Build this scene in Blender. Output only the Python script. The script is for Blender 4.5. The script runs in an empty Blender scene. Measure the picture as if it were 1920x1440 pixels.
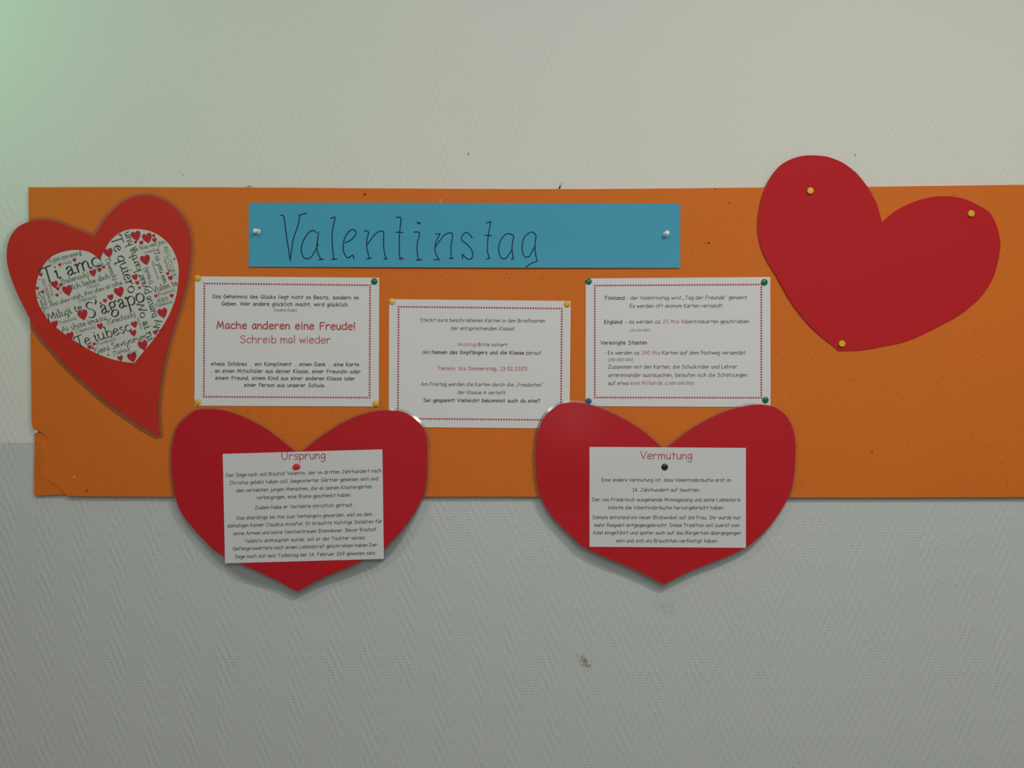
import bpy, bmesh, math, random
from mathutils import Vector, Matrix

random.seed(7)
C = bpy.context.scene.collection

# ------------------------------------------------------------------ camera, light, exposure
CAM_Z = 1.55
CAM_D = 1.308                      # distance of the camera from the wall
FPX = 1500.0                       # focal length in pixels of the 1920 wide frame
cam_data = bpy.data.cameras.new('camera')
cam_data.sensor_width = 36.0
cam_data.lens = 36.0 * FPX / 1920.0
cam_data.clip_start = 0.05
cam = bpy.data.objects.new('camera', cam_data)
C.objects.link(cam)
cam.location = (0, -CAM_D, CAM_Z)
cam.rotation_euler = (math.radians(90), 0, 0)
bpy.context.scene.camera = cam

vs = bpy.context.scene.view_settings
vs.view_transform = 'Standard'
vs.look = 'None'
vs.gamma = 1.0
vs.use_curve_mapping = False
vs.exposure = 0.10

world = bpy.data.worlds.new('hall_light')
bpy.context.scene.world = world
world.use_nodes = True
world.node_tree.nodes['Background'].inputs['Color'].default_value = (1.0, 0.97, 0.84, 1)
world.node_tree.nodes['Background'].inputs['Strength'].default_value = 0.16


def area(name, loc, target, sx, sy, power, color, spread=180):
    d = bpy.data.lights.new(name, 'AREA')
    d.shape = 'RECTANGLE'
    d.size, d.size_y = sx, sy
    d.energy = power
    d.color = color
    d.spread = math.radians(spread)
    o = bpy.data.objects.new(name, d)
    C.objects.link(o)
    o.location = loc
    v = Vector(target) - Vector(loc)
    o.rotation_euler = v.to_track_quat('-Z', 'Y').to_euler()
    return o


# two ceiling lamps of the corridor, above and behind the photographer
area('ceiling_lamp', (-0.70, -1.28, CAM_Z + 1.12), (-0.70, -1.0, 0), 0.6, 0.12, 4.2, (1.0, 0.97, 0.87))
area('ceiling_lamp', (0.85, -1.45, CAM_Z + 1.12), (0.85, -1.15, 0), 0.6, 0.16, 16.0, (1.0, 0.96, 0.85))
# added soft cool fill behind the photographer, no real window; corners fall off darker
area('rear_fill_light', (0.30, -2.25, CAM_Z + 1.0), (0.2, 0, CAM_Z + 0.1), 1.6, 0.8, 15.5, (0.90, 0.98, 1.0))
# green glow of an escape sign lamp on the neighbouring wall, left of the frame
sd = bpy.data.lights.new('escape_sign_lamp', 'SPOT')
sd.energy = 4.2
sd.color = (0.20, 1.0, 0.50)
sd.spot_size = math.radians(130)
sd.spot_blend = 0.8
sd.shadow_soft_size = 0.05
so = bpy.data.objects.new('escape_sign_lamp', sd)
C.objects.link(so)
so.location = (-1.16, -0.32, CAM_Z + 0.72)
so.rotation_euler = Vector((0.30, 0.32, -0.06)).to_track_quat('-Z', 'Y').to_euler()


# ------------------------------------------------------------------ helpers
def P(px, py, y):
    """photo point (1920 x 1440 frame) on the vertical plane at depth y in front of the wall"""
    k = (CAM_D + y) / FPX
    return Vector(((px - 960.0) * k, y, CAM_Z + (720.0 - py) * k))


def crop(x0, y0, s):
    return lambda pts: [(x0 + a / s, y0 + b / s) for a, b in pts]


def tag(o, label=None, cat=None, group=None, kind=None):
    if label: o['label'] = label
    if cat: o['category'] = cat
    if group: o['group'] = group
    if kind: o['kind'] = kind
    return o


def empty(name, loc, label, cat, group=None):
    o = bpy.data.objects.new(name, None)
    o.empty_display_size = 0.03
    C.objects.link(o)
    o.location = loc
    return tag(o, label, cat, group)


def link(name, me, mats, root=None, offset=None, smooth=False, label=None):
    """link a mesh whose vertices are in world space as ONE object; under root its origin is root's"""
    if not isinstance(mats, (list, tuple)): mats = [mats]
    for m in mats: me.materials.append(m)
    o = bpy.data.objects.new(name, me)
    C.objects.link(o)
    off = offset if offset is not None else (ROOT_LOC[root.name] if root is not None else None)
    if off is not None:
        me.transform(Matrix.Translation(-Vector(off)))
    if root is not None:
        o.parent = root
        ROOT_LOC[o.name] = Vector(off)
    elif off is not None:
        o.location = off
        ROOT_LOC[o.name] = Vector(off)
    if smooth:
        for p in me.polygons: p.use_smooth = True
    if label: o['label'] = label
    return o


ROOT_LOC = {}


def thing(name, loc, label, cat, group=None):
    o = empty(name, loc, label, cat, group)
    ROOT_LOC[o.name] = Vector(loc)
    return o


def catmull(pts, n=6, closed=False):
    if len(pts) < 3 and not closed:
        return list(pts)
    out = []
    m = len(pts)
    segs = m if closed else m - 1
    for i in range(segs):
        if closed:
            p0, p1, p2, p3 = pts[(i - 1) % m], pts[i], pts[(i + 1) % m], pts[(i + 2) % m]
        else:
            p1, p2 = pts[i], pts[i + 1]
            p0 = pts[i - 1] if i else (2 * p1[0] - p2[0], 2 * p1[1] - p2[1])
            p3 = pts[i + 2] if i + 2 < m else (2 * p2[0] - p1[0], 2 * p2[1] - p1[1])
        for k in range(n):
            t = k / n
            t2, t3 = t * t, t * t * t
            out.append(tuple(0.5 * (2 * p1[j] + (p2[j] - p0[j]) * t + (2 * p0[j] - 5 * p1[j] + 4 * p2[j] - p3[j]) * t2
                                    + (3 * p1[j] - p0[j] - 3 * p2[j] + p3[j]) * t3) for j in (0, 1)))
    if not closed: out.append(pts[-1])
    return out


def heart_outline(left, right, n=4):
    """left: cleft ... tip, right: tip ... cleft; both corners stay sharp"""
    a = catmull(left, n)
    b = catmull(right, n)
    return a[:-1] + b[:-1]


def slab(outline, y, th, lift=None, cuts=0):
    """flat card cut to an outline: front at depth y (negative = towards the room), th thick"""
    bm = bmesh.new()
    vs_ = [bm.verts.new(P(a, b, y)) for a, b in outline]
    f = bm.faces.new(vs_)
    f.normal_update()
    if f.normal.y > 0: bmesh.ops.reverse_faces(bm, faces=[f])
    if cuts:
        xs = [v.co.x for v in bm.verts]; zs = [v.co.z for v in bm.verts]
        for ax, lo, hi in ((0, min(xs), max(xs)), (2, min(zs), max(zs))):
            for k in range(1, cuts):
                c = Vector((0, 0, 0)); c[ax] = lo + (hi - lo) * k / cuts
                nn = Vector((0, 0, 0)); nn[ax] = 1
                bmesh.ops.bisect_plane(bm, geom=bm.verts[:] + bm.edges[:] + bm.faces[:], plane_co=c, plane_no=nn)
    front = bm.faces[:]
    r = bmesh.ops.extrude_face_region(bm, geom=front)
    nv = [e for e in r['geom'] if isinstance(e, bmesh.types.BMVert)]
    bmesh.ops.translate(bm, verts=nv, vec=(0, -th, 0))
    for v in nv: pass
    bmesh.ops.translate(bm, verts=bm.verts[:], vec=(0, th, 0))
    bmesh.ops.recalc_face_normals(bm, faces=bm.faces[:])
    if lift:
        for v in bm.verts:
            q = UNP(v.co, y)
            v.co.y -= lift(*q)
    me = bpy.data.meshes.new('slab')
    bmesh.ops.triangulate(bm, faces=[f for f in bm.faces if len(f.verts) > 4])
    bm.to_mesh(me)
    bm.free()
    return me


def UNP(co, y):
    k = (CAM_D + y) / FPX
    return (960.0 + co.x / k, 720.0 - (co.z - CAM_Z) / k)


class Ink:
    """flat printed strokes and shapes lying on a card"""
    def __init__(s, y, lift=None, clip=None):
        s.v, s.f, s.y, s.lift, s.clip = [], [], y, lift, clip
        s.k = s.v0 = 0
        s.marks = []                   # (first face, material slot)

    def use(s, slot):
        s.marks.append((len(s.f), slot))
        return s

    def vert(s, q):
        if s.clip: q = s.clip(q)
        p = P(q[0], q[1], s.y - 0.000007 * (s.k % 9) - 0.0000015 * (len(s.v) - s.v0))   # strokes that cross lie a hair above one another
        if s.lift: p.y -= s.lift(q[0], q[1])
        s.v.append(p)
        return len(s.v) - 1

    def poly(s, pts):
        s.f.append([s.vert(q) for q in pts])

    def fan(s, pts):
        cx = sum(p[0] for p in pts) / len(pts); cy = sum(p[1] for p in pts) / len(pts)
        c = s.vert((cx, cy)); ids = [s.vert(p) for p in pts]
        for i in range(len(ids)): s.f.append([c, ids[i], ids[(i + 1) % len(ids)]])

    def stroke(s, pts, w, nib=None, closed=False, cap=3):
        """w: width in px; nib = (angle, thin/thick) for a broad pen"""
        s.k += 1; s.v0 = len(s.v)
        q = [pts[0]]
        for p in pts[1:]:
            if abs(p[0] - q[-1][0]) + abs(p[1] - q[-1][1]) > 1e-5: q.append(p)
        if closed and abs(q[0][0] - q[-1][0]) + abs(q[0][1] - q[-1][1]) < 1e-5: q.pop()
        n = len(q)
        if n == 1:
            s.fan([(q[0][0] + w * .62 * math.cos(t * math.pi / 4), q[0][1] + w * .62 * math.sin(t * math.pi / 4)) for t in range(8)])
            return
        L, R = [], []
        tans = []
        for i in range(n):
            a = q[i - 1] if (i or closed) else q[i]
            b = q[(i + 1) % n] if (i < n - 1 or closed) else q[i]
            dx, dy = b[0] - a[0], b[1] - a[1]
            l = math.hypot(dx, dy) or 1
            dx, dy = dx / l, dy / l
            tans.append((dx, dy))
            nx, ny = -dy, dx
            h = w / 2
            if nib:
                ca, sa = math.cos(nib[0]), math.sin(nib[0])
                h *= math.hypot(nx * ca + ny * sa, nib[1] * (-nx * sa + ny * ca))
            L.append((q[i][0] + nx * h, q[i][1] + ny * h)); R.append((q[i][0] - nx * h, q[i][1] - ny * h))
        li = [s.vert(p) for p in L]; ri = [s.vert(p) for p in R]
        for i in range(n if closed else n - 1):
            j = (i + 1) % n
            s.f.append([li[i], li[j], ri[j], ri[i]])
        if cap and not closed:
            for e, sg in ((0, -1), (n - 1, 1)):
                cx, cy = q[e]; tx, ty = tans[e]
                h = math.hypot(L[e][0] - cx, L[e][1] - cy)
                ids = [li[e]]
                for k in range(1, cap):
                    a = math.pi * k / cap
                    c_, s_ = math.cos(a), math.sin(a)
                    ids.append(s.vert((cx + (-ty * c_ + sg * tx * s_) * h, cy + (tx * c_ + sg * ty * s_) * h)))
                ids.append(ri[e])
                s.f.append(ids)

    def heart(s, cx, cy, w, ang=0.0):
        s.k += 1; s.v0 = len(s.v)
        ca, sa = math.cos(ang), math.sin(ang)
        pts = []
        for x, y in HEART:
            pts.append((cx + (x * ca - y * sa) * w, cy + (x * sa + y * ca) * w))
        c = s.vert((cx, cy + 0.03 * w)); ids = [s.vert(p) for p in pts]
        for i in range(len(ids)): s.f.append([c, ids[i], ids[(i + 1) % len(ids)]])

    def mesh(s, name='ink'):
        me = bpy.data.meshes.new(name)
        me.from_pydata(s.v, [], s.f)
        bm = bmesh.new(); bm.from_mesh(me)
        for f in bm.faces:
            f.normal_update()
            if f.normal.y > 0: f.normal_flip()
        bm.to_mesh(me); bm.free()
        for i, (first, slot) in enumerate(s.marks):
            last = s.marks[i + 1][0] if i + 1 < len(s.marks) else len(s.f)
            for k in range(first, last): me.polygons[k].material_index = slot
        return me


_h = [(0, -.30), (-.10, -.42), (-.26, -.47), (-.42, -.40), (-.5, -.22), (-.46, .0), (-.32, .24), (-.15, .42), (0, .58)]
_hl = catmull(_h, 2)
HEART = _hl + [(-x, y) for x, y in _hl[-2:0:-1]]

# ------------------------------------------------------------------ lettering
# rounded schoolbook hand (single width strokes): glyph -> (advance, strokes); ~ smooth, o closed, | straight
ROUND = {
 ' ': (30, ''), 'a': (51, '~41,47 28,51 13,43 7,23 14,4 25,2 35,13 41,30;|41,50 41,22 46,2'),
 'b': (59, '|9,77 9,2;~9,29 20,45 34,50 48,42 52,26 47,8 32,1 18,2 9,9'),
 'c': (51, '~45,41 36,50 22,47 10,33 8,17 16,3 30,1 45,8'),
 'd': (59, '|50,77 49,1;~49,44 36,50 18,46 8,30 9,12 20,1 34,3 49,18'),
 'e': (55, '~9,27 28,28 48,31 45,43 32,51 17,46 8,28 11,9 25,1 47,8'),
 'f': (51, '~46,72 38,77 28,73 22,60 20,30 20,0;|6,46 40,48'),
 'g': (53, '~43,46 30,51 14,44 8,26 14,9 27,7 38,18 44,34;~45,51 46,10 42,-16 28,-25 9,-19'),
 'h': (58, '|9,77 9,0;~9,28 20,43 33,49 44,42 48,22 48,0'),
 'i': (28, '|14,50 14,0;.14,68'), 'j': (40, '~28,50 29,5 25,-18 12,-25 2,-19;.28,68'),
 'k': (54, '|9,77 9,0;|44,49 11,22 46,0'), 'l': (27, '|13,77 13,0'),
 'm': (78, '|9,50 9,0;~9,30 17,45 27,49 36,40 39,20 39,0;~39,28 47,44 57,49 66,41 69,20 69,0'),
 'n': (52, '|8,50 8,0;~8,28 17,42 28,49 40,43 44,22 44,0'),
 'o': (53, 'o26,50 12,43 7,25 14,6 26,1 40,6 46,25 40,44'),
 'p': (53, '|8,50 8,-26;~8,38 20,48 33,49 45,38 46,20 36,4 22,2 9,12'),
 'q': (52, '~43,45 30,51 13,43 7,24 14,4 27,3 38,14 43,30;|44,50 44,-26'),
 'r': (48, '|9,50 9,0;~9,25 16,39 28,49 38,48 43,41'),
 's': (49, '~42,45 30,50 16,47 10,38 18,30 32,25 42,16 36,4 22,1 7,5'),
 't': (47, '|24,68 23,0;|5,48 43,49'),
 'u': (52, '~8,50 8,22 13,5 26,2 38,10 43,26;|43,50 44,0'),
 'v': (49, '|5,50 23,2 44,50'), 'w': (68, '|5,50 19,2 34,42 49,2 63,50'),
 'x': (59, '|8,50 50,0;|50,50 8,0'), 'y': (52, '|6,50 25,14;|46,50 25,8 13,-26'),
 'z': (54, '|8,49 44,48 8,3 47,3'),
 'A': (73, '|7,0 37,73 64,0;|17,24 57,26'),
 'B': (63, '|11,73 11,1;~11,73 33,73 48,63 42,49 26,42 12,41;~12,41 36,41 54,30 52,12 36,2 11,1'),
 'C': (60, '~53,62 42,73 26,68 11,46 9,22 20,3 38,1 54,10'),
 'D': (72, '|13,73 13,1;~13,73 36,70 58,54 65,36 56,14 36,3 13,1'),
 'E': (62, '|52,72 13,72 12,1 54,2;|12,38 50,39'), 'F': (61, '|54,71 12,71 12,0;|12,38 46,39'),
 'G': (68, '~60,64 46,73 28,68 12,50 8,26 18,6 34,1 52,8 60,30;|38,31 66,32'),
 'H': (77, '|12,74 12,0;|65,74 65,0;|12,37 65,39'), 'I': (55, '|8,72 48,72;|8,1 48,1;|28,72 28,1'),
 'J': (67, '|22,72 64,72;~44,72 44,30 38,8 24,1 8,8 5,18'), 'K': (61, '|10,74 10,0;|54,73 12,33 57,0'),
 'L': (55, '|10,74 10,2 51,2'), 'M': (88, '|9,0 22,73 43,15 65,73 79,0'), 'N': (80, '|11,0 11,74 68,2 68,74'),
 'O': (80, 'o40,73 18,63 9,36 20,8 40,1 60,8 71,36 62,63'),
 'P': (52, '|10,74 10,0;~10,72 30,73 46,62 44,45 28,36 10,35'),
 'R': (63, '|10,74 10,0;~10,73 32,73 50,63 46,48 30,39 11,37;|22,38 58,1'),
 'S': (69, '~58,64 46,73 28,72 16,62 18,50 34,42 52,34 59,22 50,6 32,1 10,9'),
 'T': (68, '|4,71 64,71;|34,71 34,0'), 'U': (74, '~10,74 10,30 18,6 36,1 54,7 62,30 63,74'),
 'V': (65, '|6,74 32,2 62,74'), 'W': (104, '|6,74 28,2 52,68 76,2 99,74'), 'Z': (69, '|9,72 60,72 7,2 63,2'),
 '0': (61, 'o30,73 16,63 10,36 17,8 30,1 44,8 51,36 45,63'), '1': (45, '|12,60 26,73 26,1;|8,1 44,1'),
 '2': (61, '~9,60 20,72 38,71 48,58 40,40 22,20 9,3;|9,3 52,3'),
 '3': (61, '~10,66 28,73 44,66 44,50 26,41;~26,41 46,38 52,22 42,4 22,1 8,8'),
 '4': (61, '|42,0 42,73 6,24 56,24'), '5': (61, '|50,72 16,72 13,42;~13,42 32,45 50,34 50,14 34,1 10,6'),
 '6': (61, '~44,72 22,54 10,28 14,8 30,1 48,8 50,26 36,40 20,36 11,24'),
 '9': (61, '~50,52 40,70 22,70 10,54 14,38 30,32 46,42 50,56;~50,56 46,28 34,8 18,1'),
 '.': (25, '.12,3'), ',': (28, '|15,4 8,-11'), '!': (24, '|12,74 12,20;.12,3'), ':': (36, '.17,43;.17,9'),
 '-': (42, '|8,28 34,28'), '\u2013': (50, '|6,28 44,28'),
 '(': (37, '~29,78 14,58 10,28 16,2 30,-16'), ')': (37, '~8,78 23,58 27,28 21,2 7,-16'),
 '?': (52, '~8,60 20,73 38,72 45,58 36,44 24,34 24,20;.24,3'),
 '\u201e': (43, '|14,6 8,-9;|30,6 24,-9'), '\u201c': (43, '|10,60 16,75;|26,60 32,75'),
 '\u2026': (62, '.10,2;.30,2;.50,2'), "'": (20, '|10,74 10,56'),
}
# calligraphic hand (broad pen), used on the heart full of words
CALLI = {
 'T': (55, '~2,57 5,66 12,69 30,69 52,71;|30,69 28,0'), 'i': (22, '~4,36 10,40 9,12 13,2 20,6;.10,57'),
 'a': (42, '~8,31 15,39 25,38 28,28 28,9 32,2 40,5;~28,24 16,20 8,12 10,3 18,1 28,9'),
 'm': (66, '~3,36 8,40 9,22 9,0;~9,26 18,37 27,39 31,30 31,0;~31,26 40,37 50,39 54,28 54,8 58,1 65,4'),
 'o': (46, 'o23,40 10,34 5,20 11,5 23,0 35,5 41,20 35,35'),
 'e': (40, '~8,20 22,22 33,29 29,38 19,40 9,32 5,18 10,4 21,0 37,8'),
 'q': (46, '~38,36 26,40 12,33 6,18 12,3 24,2 37,14;|38,40 38,-26 46,-24'),
 'u': (48, '~3,36 8,40 8,14 14,2 26,3 37,14;~37,40 37,9 41,1 48,4'),
 'r': (34, '~3,36 8,40 9,22 9,0;~9,24 18,36 27,40 33,37'),
 'S': (50, '~43,60 32,69 18,67 11,55 18,43 32,34 41,21 36,6 22,0 7,6'), "'": (16, '~10,73 12,65 5,54'),
 'g': (44, 'o32,34 20,40 9,32 11,20 22,15 33,22;~14,17 9,9 16,4 32,1 39,-10 30,-24 14,-26 5,-16 9,-6 18,1;|31,36 43,40'),
 'p': (46, '~3,36 9,40 10,10 10,-27;~10,28 20,38 32,38 41,26 38,8 26,0 11,6'),
 's': (34, '~29,34 20,40 9,35 10,26 21,20 29,12 24,2 14,0 4,5'), 'c': (38, '~35,33 25,40 13,36 5,20 10,4 22,0 36,8'),
 'b': (46, '~4,70 9,73 10,40 10,3;~10,26 20,38 32,38 41,24 36,6 24,0 10,4'),
 'n': (48, '~3,36 8,40 9,22 9,0;~9,26 20,37 31,39 36,28 36,8 40,1 47,4'),
 'h': (48, '~4,70 9,73 9,30 9,0;~9,26 20,37 31,39 36,28 36,8 40,1 47,4'), 'l': (22, '~4,70 9,73 8,13 12,2 19,5'),
 'M': (74, '|6,0 14,68 36,14 58,68 66,0'), 'j': (22, '~4,36 12,40 12,0 6,-22 -6,-26;.11,57'),
 't': (32, '~14,54 12,14 16,2 28,5;|4,38 27,40'), 'W': (86, '|4,69 22,1 43,60 62,1 84,69'),
 'k': (44, '~4,70 9,73 9,30 9,0;|36,39 11,17 43,0'), 'y': (44, '|4,39 21,4;|40,39 16,-16 4,-26'),
 'd': (46, '~36,34 24,40 11,32 6,16 13,2 24,2 36,14;~30,71 36,73 36,9 40,1 47,4'), 'v': (42, '|4,39 19,2 38,39'),
 'I': (24, '|5,69 19,69;|12,69 12,0;|5,0 19,0'), 'A': (60, '|2,0 28,70 56,0;|12,24 46,24'), 'V': (58, '|3,69 28,2 56,69'),
 'K': (54, '|10,69 10,0;|48,68 12,34 53,0'), 'w': (58, '|4,39 15,2 28,36 41,2 54,39'), 'C': (56, '~50,60 40,69 25,66 10,48 8,24 18,4 36,0 52,10'),
 'G': (62, '~54,60 42,69 26,66 10,46 9,22 20,3 36,0 54,8 55,28;|42,29 60,30'), 'z': (40, '|6,39 34,38 6,2 36,3'),
 ',': (22, '|13,4 7,-11'), '(': (26, '~20,76 9,56 6,28 11,2 21,-18'), ')': (26, '~6,76 17,56 20,28 15,2 5,-18'), ' ': (22, ''),
}
UML = {'\u00e4': 'a', '\u00f6': 'o', '\u00fc': 'u', '\u0119': 'e'}
_cache = {}


def glyph(ch, calli):
    key = (ch, calli)
    if key in _cache: return _cache[key]
    base = UML.get(ch, ch)
    src = CALLI if calli and base in CALLI else ROUND
    adv, spec = src[base]
    strokes = []
    for s in spec.split(';'):
        if not s: continue
        t, body = s[0], s[1:]
        pts = [tuple(float(v) for v in p.split(',')) for p in body.split()]
        if t == '~': strokes.append(('s', catmull(pts, 4)))
        elif t == 'o': strokes.append(('c', catmull(pts, 4, True)))
        elif t == '.': strokes.append(('d', pts))
        else:
            for a, b in zip(pts, pts[1:]): strokes.append(('s', [a, b]))
    if ch in '\u00e4\u00f6\u00fc':
        m = adv / 2
        yy = 57 if calli else 67
        strokes += [('d', [(m - 8, yy)]), ('d', [(m + 8, yy)])]
    if ch == '\u0119': strokes.append(('s', [(24, 0), (20, -8), (26, -12)]))
    _cache[key] = (adv, strokes)
    return _cache[key]


def write(ink, text, a, b, weight=8.4, em=None, calli=False, slant=0.0, track=0.0, nib=None):
    """set one line so that its ink runs from photo point a to b along the baseline; em: height of 100 units in px (else as wide)"""
    x = 0
    items = []
    for ch in text:
        adv, st = glyph(ch, calli)
        items.append((x, st, ch))
        if not calli: adv += (3.2 if weight > 9.5 else 1.6) + (12 if ch == ' ' and weight > 9.5 else 0)
        x += adv + track
    lo = min(px for ox, st, _ in items for k, pts in st for px in [ox + p[0] for p in pts]) - weight / 2
    hi = max(px for ox, st, _ in items for k, pts in st for px in [ox + p[0] for p in pts]) + weight / 2
    dx, dy = b[0] - a[0], b[1] - a[1]
    L = math.hypot(dx, dy)
    sx = L / (hi - lo)
    sy = em / 100.0 if em else sx
    ux, uy = dx / L, dy / L
    vx, vy = uy, -ux
    w = weight * (sy * .5 + sx * .5)
    ang = math.atan2(uy, ux)

    def T(p):
        u = (p[0] - lo) * sx + p[1] * slant * sy
        v = p[1] * sy
        return (a[0] + ux * u + vx * v, a[1] + uy * u + vy * v)
    nb = (nib[0] + ang, nib[1]) if nib else None
    for ox, st, ch in items:
        for k, pts in st:
            q = [T((ox + p[0], p[1])) for p in pts]
            ww = w * (0.62 if ch == '\u2026' else 1)
            if k == 'd': ink.stroke(q, ww * (0.8 if calli else 1.0))
            else: ink.stroke(q, ww, nb, closed=(k == 'c'), cap=2 if calli else 3)


def write_builtin(ink, text, a, b, height):
    """scripts the two hands above do not cover, set with Blender's own built-in typeface"""
    cu = bpy.data.curves.new('script', 'FONT')
    cu.body = text
    o = bpy.data.objects.new('script', cu)
    C.objects.link(o)
    dg = bpy.context.evaluated_depsgraph_get()
    dg.update()
    me = bpy.data.meshes.new_from_object(o.evaluated_get(dg))
    bpy.data.objects.remove(o); bpy.data.curves.remove(cu)
    if not len(me.vertices):
        bpy.data.meshes.remove(me); return
    xs = [v.co.x for v in me.vertices]; ys = [v.co.y for v in me.vertices]
    lo, hi = min(xs), max(xs); yl, yh = min(ys), max(ys)
    dx, dy = b[0] - a[0], b[1] - a[1]
    L = math.hypot(dx, dy); ux, uy = dx / L, dy / L; vx, vy = uy, -ux
    base = len(ink.v)
    for v in me.vertices:
        u = (v.co.x - lo) / (hi - lo) * L; w = (v.co.y - yl) / (yh - yl) * height
        ink.vert((a[0] + ux * u + vx * w, a[1] + uy * u + vy * w))
    for p in me.polygons: ink.f.append([base + i for i in p.vertices])
    bpy.data.meshes.remove(me)


# ------------------------------------------------------------------ materials
def new_mat(name):
    m = bpy.data.materials.new(name)
    m.use_nodes = True
    nt = m.node_tree
    return m, nt, nt.nodes['Principled BSDF']


def nd(nt, t, **kw):
    n = nt.nodes.new(t)
    for k, v in kw.items(): setattr(n, k, v)
    return n


def math_n(nt, op, a, b=None, c=None):
    n = nt.nodes.new('ShaderNodeMath'); n.operation = op
    for i, v in enumerate((a, b, c)):
        if v is None: continue
        if isinstance(v, (int, float)): n.inputs[i].default_value = v
        else: nt.links.new(v, n.inputs[i])
    return n.outputs[0]


def paper_mat(name, col, rough=0.75, spec=0.25, coat=0.0, coat_rough=0.1, grain=0.04, bump=0.0):
    m, nt, b = new_mat(name)
    tc = nd(nt, 'ShaderNodeTexCoord')
    no = nd(nt, 'ShaderNodeTexNoise'); no.inputs['Scale'].default_value = 900; no.inputs['Detail'].default_value = 3
    nt.links.new(tc.outputs['Object'], no.inputs['Vector'])
    mx = nd(nt, 'ShaderNodeMix', data_type='RGBA')
    mx.inputs['A'].default_value = (*[c * (1 - grain) for c in col], 1)
    mx.inputs['B'].default_value = (*[min(1, c * (1 + grain)) for c in col], 1)
    nt.links.new(no.outputs['Fac'], mx.inputs['Factor'])
    nt.links.new(mx.outputs['Result'], b.inputs['Base Color'])
    b.inputs['Roughness'].default_value = rough
    b.inputs['Specular IOR Level'].default_value = spec
    b.inputs['Coat Weight'].default_value = coat
    b.inputs['Coat Roughness'].default_value = coat_rough
    if bump:
        n2 = nd(nt, 'ShaderNodeTexNoise'); n2.inputs['Scale'].default_value = 26; n2.inputs['Detail'].default_value = 2
        nt.links.new(tc.outputs['Object'], n2.inputs['Vector'])
        bp = nd(nt, 'ShaderNodeBump'); bp.inputs['Strength'].default_value = 1; bp.inputs['Distance'].default_value = bump
        nt.links.new(n2.outputs['Fac'], bp.inputs['Height'])
        nt.links.new(bp.outputs['Normal'], b.inputs['Coat Normal'])
    return m


def plain_mat(name, col, rough=0.5, spec=0.4, coat=0.0):
    m, nt, b = new_mat(name)
    b.inputs['Base Color'].default_value = (*col, 1)
    b.inputs['Roughness'].default_value = rough
    b.inputs['Specular IOR Level'].default_value = spec
    b.inputs['Coat Weight'].default_value = coat
    b.inputs['Coat Roughness'].default_value = 0.08
    return m


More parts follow.
